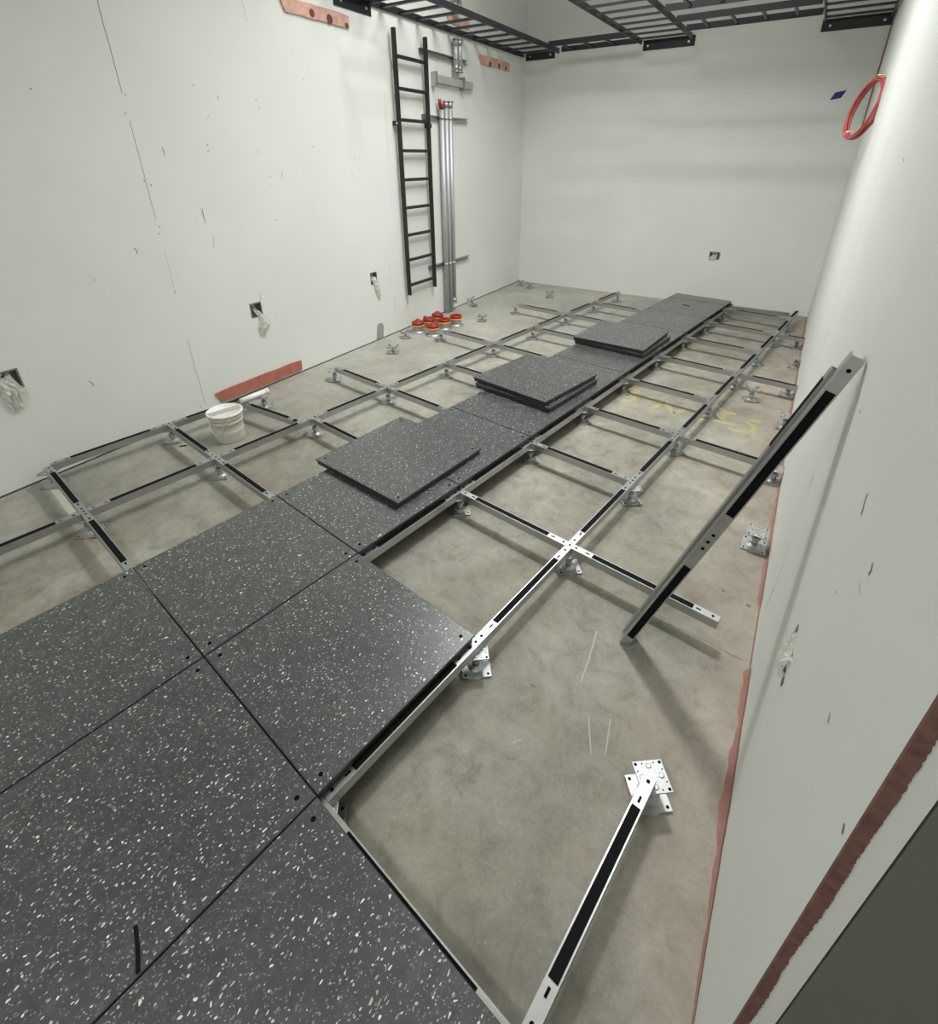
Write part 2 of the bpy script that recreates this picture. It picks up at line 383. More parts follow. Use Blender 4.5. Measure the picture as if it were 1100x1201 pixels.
# marks on the walls and the slab: seams, scratches, screw dents
def ribbon(b, pts, w, nrm, m, lift=.0007):
    pts = [Vector(p)+Vector(nrm)*lift for p in pts]
    for p, q in zip(pts, pts[1:]):
        d = (q-p).normalized(); s = d.cross(Vector(nrm)).normalized()*w*.36
        b.add([p-s, q-s, q+s, p+s], [(0, 1, 2, 3)], m)
b = MB(); nL = (1, 0, 0)
for pts, w, m in [
    ([(114, 0), (121, 28), (128, 52), (143, 109)], .004, 'scuff'), ([(152, 142), (164, 186), (178, 240), (183, 258)], .003, 'scuff'), ([(193, 295), (206, 345)], .003, 'scufflight'),
    ([(220, 398), (228, 430), (233, 445), (241, 475)], .005, 'scufflight'), ([(451, 110), (454, 160), (457, 203)], .003, 'scufflight'), ([(283, 0), (287, 12), (290, 26)], .004, 'scufflight'),
    ([(190, 173), (193, 180)], .006, 'scuff'), ([(192, 180), (194, 184)], .006, 'scufflight'), ([(237, 245), (239, 255), (241, 262)], .005, 'scuff'), ([(235, 244), (238, 254)], .004, 'scufflight'), ([(250, 278), (251, 290)], .008, 'scufflight'),
    ([(255, 112), (256, 117)], .005, 'scuff'), ([(302, 174), (303, 182)], .004, 'scufflight'), ([(330, 202), (331, 208)], .005, 'scuff'), ([(157, 291), (160, 293), (161, 298)], .006, 'scuff'),
    ([(104, 447), (108, 449), (110, 453)], .006, 'scuff'), ([(110, 326), (111, 330)], .008, 'scufflight'), ([(304, 344), (306, 352)], .004, 'scuff'), ([(457, 310), (458, 332)], .006, 'scufflight'),
    ([(463, 348), (464, 366)], .005, 'scufflight'), ([(316, 216), (318, 219)], .005, 'scufflight'), ([(242, 140), (247, 133)], .004, 'scufflight')]:
    ribbon(b, [onL(*p) for p in pts], w, nL, m)
for u, v in [(227, 100), (300, 118), (304, 126), (147, 111), (147, 133), (169, 212), (177, 217), (187, 266), (186, 274), (205, 343), (243, 170), (244, 177), (367, 172), (356, 93), (416, 185), (413, 206), (317, 207), (323, 258), (36, 104), (548, 245), (235, 477)]:
    ribbon(b, [onL(u, v-.9), onL(u, v+.9)], .008, nL, 'scuff')
b.build('scuff_marks', WL)
b = MB(); nR = (-1, 0, 0)
for pts, w, m in [
    ([(1047, 98), (1038, 125), (1030, 152), (1022, 179)], .006, 'scuff'), ([(1043, 161), (1030, 200), (1016, 244), (1000, 300), (985, 346), (972, 388), (966, 405)], .006, 'scufflight'), ([(972, 386), (967, 402)], .008, 'scuff'),
    ([(1018, 579), (1015, 586), (1012, 598), (1010, 604)], .006, 'scuff'), ([(954, 557), (950, 570)], .005, 'scuff'), ([(1024, 660), (1022, 669), (1019, 674)], .006, 'scuff'), ([(927, 634), (921, 655), (913, 677), (906, 694), (897, 715)], .004, 'scuff'),
    ([(897, 715), (886, 748), (880, 772)], .003, 'scufflight'), ([(907, 690), (905, 697)], .010, 'scuff'), ([(1008, 684), (1009, 697)], .004, 'scufflight'), ([(981, 693), (980, 696)], .006, 'scuff'), ([(1010, 481), (1008, 484)], .006, 'scuff'),
    ([(1060, 186), (1060, 189)], .008, 'scuff'), ([(991, 966), (988, 978)], .006, 'scuff'), ([(974, 836), (971, 848)], .01, 'scufflight'), ([(1006, 450), (1004, 460)], .006, 'scufflight')]:
    ribbon(b, [onR(*p) for p in pts], w, nR, m)
b.build('scuff_marks', WR)
b = MB()
for pts, w, m in [([(783, 731), (815, 745), (850, 764), (872, 775)], .003, 'slabmark'), ([(846, 692), (850, 694)], .018, 'slabmark'), ([(875, 709), (880, 712)], .02, 'slabmark'), ([(700, 740), (690, 775), (681, 800)], .008, 'slabpale'),
                  ([(690, 840), (693, 884)], .006, 'slabpale'), ([(716, 843), (710, 884)], .006, 'slabpale'), ([(622, 803), (628, 806)], .012, 'slabmark'), ([(672, 623), (674, 624)], .012, 'slabmark')]:
    ribbon(b, [onZ(*p) for p in pts], w, (0, 0, 1), m)
b.add([onZ(u, v, .0008) for u, v in ((57, 572), (67, 568), (91, 600), (81, 604))], [(0, 1, 2, 3)], 'slabgreen')
b.build('slab_marks', FLOOR)
# yellow spray-painted lettering on the slab: 3' N  E S
def spray(strokes, width):
    vs, fs, uv = [], [], []
    for st in strokes:
        P = [onZ(710+x/5.5, 440+y/5.5) for x, y in st]
        Q = []
        for _ in range(3):                                 # round the corners of the stroke
            Q = [P[0]]
            for p, q in zip(P, P[1:]): Q += [p.lerp(q, .2), p.lerp(q, .8)]
            P = Q+[P[-1]]
        Q = P
        o = len(vs)
        for k, p in enumerate(Q):
            a, c = Q[max(0, k-1)], Q[min(len(Q)-1, k+1)]; d = (c-a).normalized(); s = Vector((-d.y, d.x, 0))*width/2
            vs += [p-s+Vector((0, 0, .0012)), p+s+Vector((0, 0, .0012))]; uv += [(0, 0), (1, 0)]
        fs += [(o+2*k, o+2*k+1, o+2*k+3, o+2*k+2) for k in range(len(Q)-1)]
    me = bpy.data.meshes.new('paint_lettering'); me.from_pydata([tuple(v) for v in vs], [], fs); me.materials.append(M['spray'])
    ul = me.uv_layers.new(name='UVMap')
    for l in me.loops: ul.data[l.index].uv = uv[l.vertex_index]
    return put('paint_lettering', me, FLOOR)
spray([[(112, 86), (170, 86), (212, 102), (190, 122), (130, 126), (190, 138), (178, 166), (120, 166), (70, 152)], [(255, 152), (310, 148)],
       [(300, 218), (345, 192), (388, 172), (405, 205), (428, 248), (475, 238), (530, 205)],
       [(725, 212), (765, 238), (840, 255)], [(590, 298), (690, 268), (770, 255)], [(690, 290), (750, 305), (835, 322)], [(742, 252), (765, 300)],
       [(1000, 300), (915, 295), (962, 345), (945, 378), (880, 368), (795, 345)]], .085)

# ------------------------------------------------------------------ floor stringers
SW, SHH = .030, .036
_ch = {}
def channel_mesh(L):
    w, h, t = SW/2, SHH, .0022
    prof = [(-w, 0), (-w, h), (w, h), (w, 0), (w-t, 0), (w-t, h-t), (-w+t, h-t), (-w+t, 0)]
    b = MB().prism(prof, -L/2, L/2, 'galv'); return b.mesh('channel')
def stringer(L, gaskets, screws, loc, rot, label, group=None, first=None, slots=()):
    """inverted channel; x runs along its length, z=0 is its underside"""
    key = (round(L, 4), tuple(gaskets), tuple(screws), tuple(slots))
    if key in _ch: return dup(_ch[key], loc, rot, label, group)
    r = thing('floor_stringer', label, 'stringer', loc, rot, group)
    put('channel', channel_mesh(L), r)
    for a, c in gaskets:
        MB().box(((a+c)/2, 0, SHH+.0007), (c-a, .0222, .0016), 'gasket').build('gasket_strip', r)
    for x in screws:
        MB().cyl((x, 0, SHH-.001), (x, 0, SHH+.0006), .0052, 'hole', 12).build('screw', r)
    for x in slots:
        MB().box((x, 0, SHH), (.018, .006, .0011), 'hole').build('slot', r)
    _ch[key] = r
    return r
SHORT = .578; LONG = 1.187
def short_at(p, q, label, group=None, L=SHORT, zb=HS-SHH, gk=None):
    p, q = Vector(p), Vector(q); c = (p+q)/2; a = math.atan2(q.y-p.y, q.x-p.x)
    g = gk or [(-L/2+.095, L/2-.095)]
    return stringer(L, g, (-L/2+.022, L/2-.022), (c.x, c.y, zb), (0, 0, a), label, group, slots=(-L/2+.075, L/2-.075))
def long_at(p, q, label, L=LONG, group=None):
    p, q = Vector(p), Vector(q); c = (p+q)/2; a = math.atan2(q.y-p.y, q.x-p.x)
    h = L/2
    return stringer(L, [(-h+.09, -.105), (.105, h-.09)], (-h+.022, -.03, 0, .03, h-.022), (c.x, c.y, HS-SHH), (0, 0, a), label, group, slots=(-h+.072, -.082, .082, h-.072))
gx = 'stringers right of the walkway'; gl = 'stringers left of the walkway'
# cross stringers right of the walkway: short ones end at the middle rail, long ones pass over it towards the right wall
n = 0
for j in range(2, 10):
    lab = '%s cross stringer right of the walkway, counting from the camera' % ORD[n]; n += 1
    if j % 2:
        short_at(G(3, j)+0*G(1, 0), G(4, j), lab.replace('cross', 'short cross'), gx)
    elif j == 2:
        long_at(G(3.027, 2), G(4.973, 2), lab.replace('cross', 'long cross')+', below the leaning stringer', group=gx)
    else:                                      # cut off where the right wall comes in
        end = {4: 4.80, 6: 4.655, 8: 4.43}[j]
        p, q = G(3.027, j), G(end, j); L = (q-p).length; c = (p+q)/2; h = L/2; mid = (4-3.027)*PITCH-h
        stringer(L, [(-h+.09, mid-.105), (mid+.105, h-(.012 if j == 6 else .03))], (-h+.022, mid-.03, mid, mid+.03), (c.x, c.y, HS-SHH), (0, 0, -A8), lab.replace('cross', 'long cross')+', cut at the wall', gx, slots=(-h+.072, mid-.082, mid+.082))
# middle rail right of the walkway (row of long ones along the room)
for k, j in enumerate((1, 3, 5, 7)):
    long_at(G(4, j-.973), G(4, j+.973), '%s long stringer of the middle rail right of the walkway, %s' % (ORD[k], ('beside the projecting tile', 'behind the first crossing', 'beside the yellow lettering', 'next to the far end')[k]), L=LONG, group=gx)
p, q = G(4, 8.027), G(4, 9.62); L = (q-p).length; c = (p+q)/2; h = L/2; mid = (9-8.027)*PITCH-h
stringer(L, [(-h+.09, mid-.1), (mid+.07, h-.03)], (-h+.022, mid-.03, mid, mid+.03), (c.x, c.y, HS-SHH), (0, 0, PI/2-A8), 'last rail stringer of the middle row, ending at the back wall near the right corner', gx)
# rail under the right edge of the walkway
for k, j in enumerate((2, 4, 6, 8)):
    long_at(G(3, j-.99), G(3, j+.99), '%s stringer under the right edge of the walkway, %s' % (ORD[k], ('nearest the camera', 'beside the single loose tile', 'between the two tile stacks', 'at the far end')[k]), L=1.208, group=gx)
p, q = G(3, 9.0), G(3, 9.42); L = (q-p).length; c = (p+q)/2
stringer(L, [(-L/2+.06, L/2-.03)], (-L/2+.022,), (c.x, c.y, HS-SHH), (0, 0, PI/2-A8), 'short stub stringer under the last cut tile by the back wall', gx)
# stringer set on edge along the back wall
p, q = onZ(859, 357.5, .12), onZ(927, 365.5, .12); c = (p+q)/2; L = (q-p).length
r = stringer(L, [], (), (c.x, c.y+.05, HS-.06), (0, 0, math.atan2(q.y-p.y, q.x-p.x)), 'plain galvanized closing stringer along the back wall beside the last cut tile', gx)
# the near corner, front right
long_at(G(3.027, 0), G(4.973, 0), 'galvanized stringer along the right edge of the bottom tile', group=gx)
short_at(G(5, .025), G(5, .975), 'near loose-looking stringer with black gasket ending on the pedestal at the front right', gx, L=.575)
# left of the walkway
long_at(G(.027, 0), G(1.973, 0), 'long cross stringer from the left wall corner pedestal to the walkway tiles', group=gl)
long_at(G(0, .027), G(0, 1.973), 'rail stringer along the left wall running behind the white bucket', group=gl)
short_at(G(0.025, 1), G(.975, 1), 'short cross stringer left of the white bucket, first bay by the left wall', gl)
for j in range(1, 10):
    if j == 9: continue
    short_at(G(1.025, j), G(1.975, j), '%s short cross stringer between left rail and walkway tiles, counting from the camera' % ORD[j-1], gl)
for k, j in enumerate((1, 3, 5, 7)):
    long_at(G(1, j-.973), G(1, j+.973), '%s long rail stringer of the left row, %s' % (ORD[k], ('passing in front of the white bucket', 'level with the single loose tile', 'level with the red-capped sleeves', 'next to last before the back wall')[k]), group=gl)
short_at(G(1, 8.02), G(1, 9.02), 'last rail stringer of the left row, its end touching the back wall', gl, L=.6)
long_at(G(1, -1.973), G(1, -.027), 'rail stringer running out of view at the left edge of the photo', group=gl)
short_at(onZ(284, 471, .12), onZ(349.5, 493.5, .12), 'loose slanting stringer just behind the white bucket', gl, L=.56)
for j, lab in ((3, 'side stringer reaching towards the left wall past the red-brown strip'), (5, 'side stringer reaching towards the red-capped sleeves'), (7, 'farthest side stringer reaching towards the left wall')):
    short_at(G(.03, j), G(.975, j), lab, gl, L=.575)
# leaning stringers against the right wall
foot = Vector((2.905, .612, .0)); top = Vector((3.283, .615, 1.163))
def leaning(foot, L, nrm, gk, sc, label, dx=0, dy=0):
    d = (top-foot0).normalized()
    n = Vector(nrm); n = (n-d*n.dot(d)).normalized(); y = n.cross(d)
    R = Matrix((d, y, n)).transposed()
    c = foot+d*(L/2)-n*SHH
    return stringer(L, gk, sc, c, R.to_euler(), label)
foot0 = foot
leaning(foot, 1.219, (0, -1, 0), [(-.555, -.15), (.085, .515)], (-.06, -.03, .0, .575), 'long galvanized stringer with black gaskets leaning against the right wall')
leaning(foot+Vector((-.95, 0, .31))*.0185+Vector((.0, .0525, .012)), 1.15, (-.95, 0, .31), [(.33, .545)], (), 'second stringer tucked behind the leaning one, only its black edge showing')

# ------------------------------------------------------------------ pedestals
def make_pedestal(label, loc, rz, group, tilt=0.0, kind=0, htop=HS-SHH):
    key = ('ped', kind, htop)
    if key in _ch: return dup(_ch[key], loc, (0, 0, rz), label, group)
    r = thing('floor_pedestal', label, 'pedestal', loc, (0, 0, rz), group)
    b = MB().box((0, 0, .0065), (.098, .098, .003), 'galvw', ch=.0012)
    for sx in (-1, 1):
        for sy in (-1, 1): b.cyl((sx*.038, sy*.038, .0075), (sx*.038, sy*.038, .0085), .0045, 'hole', 10)
    b.lathe([(.030, .008), (.022, .013), (.013, .016)], 'galvw', 24); b.build('base_plate', r)
    if kind == 0: MB().lathe([(.050, 0), (.054, .003), (.050, .005), (.044, .0052), (.0, .005)], 'glue', 28, jit=.07).build('adhesive_pad', r)
    b = MB().cyl((0, 0, .008), (0, 0, .045), .0125, 'galv', 16); b.build('tube', r)
    b = MB().cyl((0, 0, .040), (0, 0, .052), .019, 'galvw', 6); b.cyl((0, 0, .052), (0, 0, htop-.004), .008, 'galvw', 12); b.build('stem_nut', r)
    z = htop
    if kind == 0:
        b = MB().box((0, 0, z-.002), (.082, .082, .004), 'galvw', ch=.0012)
        for k in range(4):
            a = PI/4+k*PI/2
            b.lathe([(.0075, z), (.0065, z+.0018), (.004, z+.0022), (.0, z+.0012)], 'galv', 14, c=(.026*math.cos(k*PI/2), .026*math.sin(k*PI/2), 0))
            b.cyl((.047*math.cos(a), .047*math.sin(a), z-.0005), (.047*math.cos(a), .047*math.sin(a), z+.0004), .0042, 'hole', 10)
            for t in (-.35, .35):
                b.cyl((.037*math.cos(a+t), .037*math.sin(a+t), z-.0005), (.037*math.cos(a+t), .037*math.sin(a+t), z+.0004), .0022, 'hole', 8)
        for k in range(4):
            a = k*PI/2
            b.box((.015*math.cos(a), .015*math.sin(a), z+.0006), (.018, .004, .0012), 'galv', Matrix.Rotation(a, 3, 'Z'))
        b.build('head_plate', r)
    else:                                    # open cross head with four upturned lugs
        b = MB().box((0, 0, z-.004), (.03, .03, .004), 'galvw')
        for k in range(4):
            R = Matrix.Rotation(k*PI/2+PI/4, 3, 'Z')
            b.box(R @ Vector((.03, 0, z-.003)), (.05, .022, .003), 'galvw', R)
            b.box(R @ Vector((.054, 0, z+.004)), (.003, .026, .010), 'galvw', R)
            b.cyl(R @ Vector((.036, 0, z-.0018)), R @ Vector((.036, 0, z-.001)), .006, 'hole', 10)
        b.build('head_plate', r)
    _ch[key] = r
    return r
P45 = PI/4-A8
gm = 'pedestals under the middle rail'; gw = 'pedestals under the walkway edge'; gp = 'pedestals under the left rail'
for k, j in enumerate((1, 2, 3, 4, 5, 6, 7, 8, 9)):
    make_pedestal('%s pedestal under the middle rail right of the walkway%s' % (ORD[k], ', below the projecting tile' if j == 1 else ', counting from the camera'), G(4, j), P45, gm)
for k, j in enumerate(range(2, 10)):
    make_pedestal('%s pedestal below the right edge of the tiled walkway, counting from the camera' % ORD[k], G(3, j), P45, gw)
make_pedestal('pedestal in the dark under the corner where four near tiles meet the bare slab', G(4, 0), P45, gw)
for k, j in enumerate(range(0, 9)):
    make_pedestal('%s pedestal under the left rail beside the walkway, counting from the camera' % ORD[k], G(1, j), P45, gp)
make_pedestal('pedestal under the far tip of the left rail by the back wall', G(1, 9.0), P45, gp)
make_pedestal('pedestal in the near corner at the foot of the left wall', G(0, 0), P45, gp)
make_pedestal('pedestal under the left wall rail, just left of the white bucket', G(0, 1), P45, gp)
make_pedestal('pedestal at the rail end below the red-brown wall strip', G(0, 2.0), P45, gp)
make_pedestal('pedestal at the free end of the side stringer past the red-brown strip', G(-.03, 3), P45, gp)
make_pedestal('pedestal at the stringer end beside the red-capped sleeves', G(-.06, 5.02), P45, gp)
make_pedestal('pedestal at the free end of the farthest side stringer', G(-.05, 7), P45, gp)
gr_ = 'pedestals along the right wall'
make_pedestal('front pedestal with pierced head plate carrying the near stringer', (G(5, 1)+Vector((.0, .0, 0))), P45, gr_)
make_pedestal('pedestal at the bottom edge of the photo under the near stringer', G(5, -.02), P45, gr_)
make_pedestal('bare pedestal against the right wall beside the leaning stringer', G(4.94, 3.05), -A8*.2, gr_)
make_pedestal('pedestal at the right wall behind the leaning stringer, carrying a stringer end', G(4.85, 4.05), 0, gr_)
make_pedestal('bare pedestal by the right wall level with the yellow lettering', G(4.71, 5.22), 0, gr_)
make_pedestal('pedestal by the right wall carrying the cut stringer with long gasket', G(4.56, 6.12), 0, gr_)
make_pedestal('bare pedestal by the right wall behind the loose open-headed one', G(4.44, 7.22), 0, gr_)
make_pedestal('pedestal by the right wall at the farthest cut stringer', G(4.29, 8.12), 0, gr_)
make_pedestal('bright open-headed pedestal standing alone past the yellow lettering', onZ(880, 469), .3, gr_, kind=1)
gs = 'bare pedestals on the left side'
for (u, v), rz, lab in (((461, 413.5), .5, 'bare pedestal on the slab in front of the red-capped sleeves'), ((475.5, 396), .9, 'bare pedestal close to the left wall just left of the red-capped sleeves'),
                        ((565.5, 376.5), .4, 'bare pedestal on the open slab right of the red-capped sleeves'), ((644.5, 348.5), .5, 'bare pedestal on the slab near the back wall'),
                        ((621, 337.5), .2, 'second pedestal from the back left corner'), ((610.5, 334.5), .3, 'pedestal tucked into the back left corner')):
    make_pedestal(lab, onZ(u, v), rz, gs, kind=1, htop=.056)
# tipped pedestal by the conduits
pk = make_pedestal('tipped pedestal leaning to the left wall beside the conduit feet', onZ(553, 358.5)+Vector((.03, 0, .012)), .4, gs, kind=1)
pk.rotation_euler = (.0, -.42, .5)

# ------------------------------------------------------------------ floor tiles
_tile = {}
def tile_root(label, loc, rz, w=.6065, d=.6065, group=None):
    key = (w, d)
    if key in _tile: return dup(_tile[key], loc, (0, 0, rz), label, group)
    r = thing('floor_tile', label, 'floor tile', loc, (0, 0, rz), group)
    b = MB().box((0, 0, .0125), (w-.012, d-.012, .025), 'edge'); b.box((0, 0, .0262), (w, d, .0066), 'edge', ch=.0006); b.build('panel_core', r)
    MB().box((0, 0, .0300), (w-.004, d-.004, .0012), 'tile').build('laminate_top', r)
    for sx in (-1, 1):
        for sy in (-1, 1):
            MB().cyl((sx*(w/2-.033), sy*(d/2-.033), .0300), (sx*(w/2-.033), sy*(d/2-.033), .0309), .0062, 'hole', 12).build('corner_screw', r)
    _tile[key] = r
    return r
ZT = HS+.0016
tg = 'laid tiles of the walkway'
tile_root('near dark speckled tile right of the four-corner joint, cut by the bottom of the photo', G(4.5, -.5, ZT), -A8, group=tg)
tile_root('near speckled tile at bottom left with a black shim on its joint', G(3.5, -.5, ZT), -A8, group=tg)
tile_root('speckled tile at the left edge of the photo, nearest the left wall', G(2.5, -.5, ZT), -A8, group=tg)
tile_root('speckled tile projecting to the right of the walkway over bare slab', G(3.5, .5, ZT), -A8, group=tg)
wl = ['walkway tile beside the projecting tile', 'walkway tile partly under the single loose tile', 'walkway tile under the far half of the single loose tile', 'walkway tile just before the middle tile stack', 'walkway tile mostly hidden under the middle tile stack',
      'walkway tile just before the far tile stack', 'walkway tile hidden under the far tile stack', 'walkway tile just beyond the far tile stack', 'last full walkway tile before the back wall, black shim on it']
for j in range(9):
    tile_root('dark speckled '+wl[j], G(2.5, j+.5, ZT), -A8, group=tg)
r = tile_root('narrow cut tile closing the walkway at the back wall', G(2.5, 9.19, ZT), -A8, .6065, .225, group=tg)
zt1 = ZT+TH+.0006
tile_root('single loose speckled tile lying askew on the walkway', G(2.35, 1.965, zt1), -A8+math.radians(1.5))
tile_root('lower tile of the middle stack on the walkway', G(2.385, 4.02, zt1), -A8-math.radians(1.0))
tile_root('upper tile of the middle stack on the walkway', G(2.345, 4.04, zt1+TH+.0006), -A8-math.radians(3.0))
tile_root('lower tile of the far stack on the walkway', G(2.46, 6.07, zt1), -A8+math.radians(1.0))
tile_root('upper tile of the far stack on the walkway', G(2.43, 6.07, zt1+TH+.0006), -A8+math.radians(3.0))

# black shims
def shim(p, q, label, w=.009, h=.004, z=0):
    b = MB(); p, q = Vector(p), Vector(q); c = (p+q)/2; d = q-p; n = Vector((-d.y, d.x, 0)).normalized()*d.length*.02
    pts = [p, p.lerp(q, .3)+n, p.lerp(q, .7)+n, q]
    for a, e in zip(pts, pts[1:]): b.bar(a-c, e-c, w, h, 'blackplastic')
    o = b.build('plastic_shim', loc=c); return tag(o, label, 'shim', 'black plastic shims')
zz = ZT+TH+.002
shim(onZ(158.5, 1086, zz), onZ(161.5, 1141, zz), 'thin black plastic shim lying across the joint of the two nearest tiles', w=.0065)
shim(onZ(800.5, 357.2, zz), onZ(808.5, 359, zz), 'black plastic shim lying on the last full tile near the back wall', w=.012)
shim(onZ(210.5, 523.5, .002), onZ(219, 522.5, .002), 'black plastic shim on the slab left of the bucket')
shim(onZ(344.5, 493.5, .1235), onZ(347.5, 491.8, .1235), 'black clip at the free end of the loose slanting stringer', w=.02, h=.006)

# ------------------------------------------------------------------ bucket
bk = thing('bucket', 'white plaster-stained plastic bucket with lid standing between stringers at the left wall', 'bucket', tuple(onZ(271, 513.5)))
MB().lathe([(0, .001), (.083, .001), (.085, .006), (.089, .07), (.0895, .073), (.0875, .077), (.092, .125), (.095, .128), (.095, .134), (.0925, .138), (.094, .155), (.098, .157), (.098, .164), (.0945, .168), (.096, .185)], 'dirtyplastic', 40).build('body', bk)
MB().lathe([(.096, .178), (.103, .178), (.104, .183), (.104, .192), (.1, .1945), (.096, .1945), (.094, .1885), (0, .1885)], 'plastic', 40).build('lid', bk)
sd = Vector((onZ(283, 474, .19)-onZ(243, 486, .19))[:2]+(0,)).normalized() if False else (onZ(283, 474, .19)-onZ(243, 486, .19)).normalized()
b = MB(); ang = math.atan2(sd.y, sd.x); R = Matrix.Rotation(ang, 3, 'Z')
b.box(R @ Vector((0, 0, 0))+Vector((0, 0, .1905)), (.186, .05, .002), 'greyband', R); b.build('lid_band', bk)
b = MB(); pts = [Vector((.097*math.cos(t), .097*math.sin(t), .165-.10*math.sin((t+2.3)/2.0*PI)**2 if -2.3 <= t <= -.3 else .165)) for t in [-2.3+2.0*k/24 for k in range(25)]]
b.tube([p*1.03 if False else Vector((p.x*1.02, p.y*1.02, p.z)) for p in pts], .0022, 'plastic', 6); b.build('handle', bk)

a, e = onZ(282, 470.5, .139), onZ(313, 458.5, .139); c = (a+e)/2
t = thing('plastic_tube', 'short pale plastic tube resting on the stringer behind the white bucket', 'tube', c)
b = MB().cyl(a-c, e-c, .0175, 'plastic', 20); b.build('barrel', t)
d = (e-a).normalized(); b = MB().cyl(e-c-d*.012, e-c+d*.006, .0205, 'plastic', 20); b.cyl(e-c+d*.006, e-c+d*.007, .014, 'greyband', 16); b.build('end_cap', t)

# ------------------------------------------------------------------ firestop sleeves
def sleeve(u, v, rz, label, knob):
    p = onZ(u, v); key = ('sleeve', knob)
    if key in _ch: return dup(_ch[key], p, (0, 0, rz), label, 'red-capped steel sleeves')
    r = thing('floor_sleeve', label, 'sleeve', p, (0, 0, rz), 'red-capped steel sleeves')
    MB().lathe([(0, .0), (.078, .0), (.080, .004), (.078, .008), (.055, .009), (.054, .02), (.054, .062)], 'galvw', 32).build('flanged_collar', r)
    MB().lathe([(.054, .060), (.062, .061), (.064, .068), (.062, .076), (.055, .077)], 'yellow', 32).build('ring', r)
    b = MB().lathe([(.056, .076), (.062, .077), (.063, .092), (.059, .104), (.052, .106), (.048, .098), (.0, .098)], 'redcap', 32)
    if knob == 1: b.lathe([(.050, .098), (.040, .108), (.022, .112), (.020, .126), (.014, .130), (0, .131)], 'redcap', 20)
    elif knob == 2: b.lathe([(.016, .098), (.016, .122), (.010, .127), (0, .127)], 'redcap', 16, c=(-.036, .02, 0))
    else: b.box((0, 0, .103), (.075, .012, .012), 'redcap')
    b.build('cap', r)
    _ch[key] = r
    return r
for (u, v, kn, lab) in ((490.7, 388.8, 1, 'leftmost red-capped steel sleeve, standing at the foot of the left wall'), (508.5, 392.5, 1, 'front red-capped steel sleeve of the cluster, nearest the camera'),
                        (503.5, 384.5, 2, 'red-capped steel sleeve at the back left of the cluster'), (513.5, 379.2, 1, 'rearmost red-capped steel sleeve, at the conduit feet'),
                        (521.5, 385.2, 0, 'red-capped steel sleeve in the middle of the cluster'), (534.8, 380.8, 0, 'rightmost red-capped steel sleeve of the cluster')):
    sleeve(u, v, random.uniform(0, 6), lab, kn)

# ------------------------------------------------------------------ ladder section hung flat on the left wall
y0, y1, z0, z1 = 3.19, 3.648, .343, 2.515
lx = .05
ld = thing('ladder', 'black ladder section hung upright on the left wall', 'ladder', LP((y0+y1)/2, z0), (0, 0, LROT))
ym = (y0+y1)/2
for y in (y0-ym+.012, y1-ym-.012):
    MB().box((lx, y, (z1-z0)/2), (.036, .026, z1-z0), 'ladder', ch=.004).build('side_rail', ld)
for z in (2.325, 2.098, 1.866, 1.627, 1.39, 1.152, .91, .68, .439):
    MB().box((lx, 0, z-z0), (.026, y1-y0-.05, .026), 'ladder', ch=.003).build('rung', ld)
for y in (y0-ym-.008, y1-ym+.008):
    b = MB().box((.034, y, 1.838-z0), (.068, .016, .036), 'ladder'); b.cyl((.05, y+(-.008 if y < 0 else .008), 1.838-z0), (.05, y+(-.014 if y < 0 else .014), 1.838-z0), .008, 'bolt', 8); b.build('wall_clip', ld)

# ------------------------------------------------------------------ strut channels, conduits and flat channel on the left wall
def strut(ya, yb, z, label):
    t = thing('strut_channel', label, 'strut', LP((ya+yb)/2, z), (0, 0, LROT), 'strut channels on the left wall')
    L = yb-ya
    b = MB(); 
    for s in (-1, 1): b.box((.011, 0, s*.0195), (.022, L, .002), 'galv')
    b.box((.001, 0, 0), (.002, L, .041), 'galv')
    for s in (-1, 1): b.box((.0215, 0, s*.0155), (.002, L, .009), 'galv')
    b.build('channel', t)
    k = int(L/.05)
    for q in range(k):
        MB().box((.0024, -L/2+.03+q*.05, 0), (.0012, .026, .012), 'scufflight').build('slot', t)
strut(3.60, 4.385, 2.418, 'slotted strut on the left wall at the top, carrying the two short conduits')
strut(3.60, 4.385, 1.912, 'slotted strut on the left wall at mid height across the long conduits')
strut(3.60, 4.385, .54, 'slotted strut low on the left wall behind the long conduits')
def conduit(y, za, zb, label, group, cap=False, flange=True):
    t = thing('conduit', label, 'conduit', LP(y, za), (0, 0, LROT), group)
    MB().cyl((.052, 0, 0), (.052, 0, zb-za), .0235, 'conduit', 20).build('pipe', t)
    for z, nm in ((zb-za, 'top_coupling'), (0, 'bottom_coupling')):
        if nm == 'bottom_coupling' and za < .01: continue
        d = -1 if nm == 'bottom_coupling' else 1
        m = 'redcap' if (cap and nm == 'top_coupling') else 'galvw'
        b = MB().cyl((.052, 0, z-d*.045), (.052, 0, z), .028, m, 20)
        if m == 'redcap': b.cyl((.052, -.03, z-.02), (.052, -.03, z+.035), .016, m, 12)
        else: b.cyl((.052, 0, z), (.052, 0, z+d*.012), .032, m, 20)
        b.build(nm, t)
    for zc in (2.418, 1.912, .54):
        if za < zc < zb:
            b = MB().cyl((.052, 0, zc-za-.012), (.052, 0, zc-za+.012), .0265, 'galvw', 20); b.box((.04, .03, zc-za), (.03, .012, .02), 'galvw'); b.build('clamp', t)
conduit(4.128, 2.322, 2.565, 'left of the two short conduits at the top of the left wall', 'short conduits')
conduit(4.195, 2.322, 2.572, 'right of the two short conduits at the top of the left wall', 'short conduits')
conduit(4.128, 2.80, 3.96, 'left steel conduit rising above the black cable runway', 'upper conduits')
conduit(4.195, 2.80, 3.96, 'right steel conduit rising above the black cable runway', 'upper conduits')
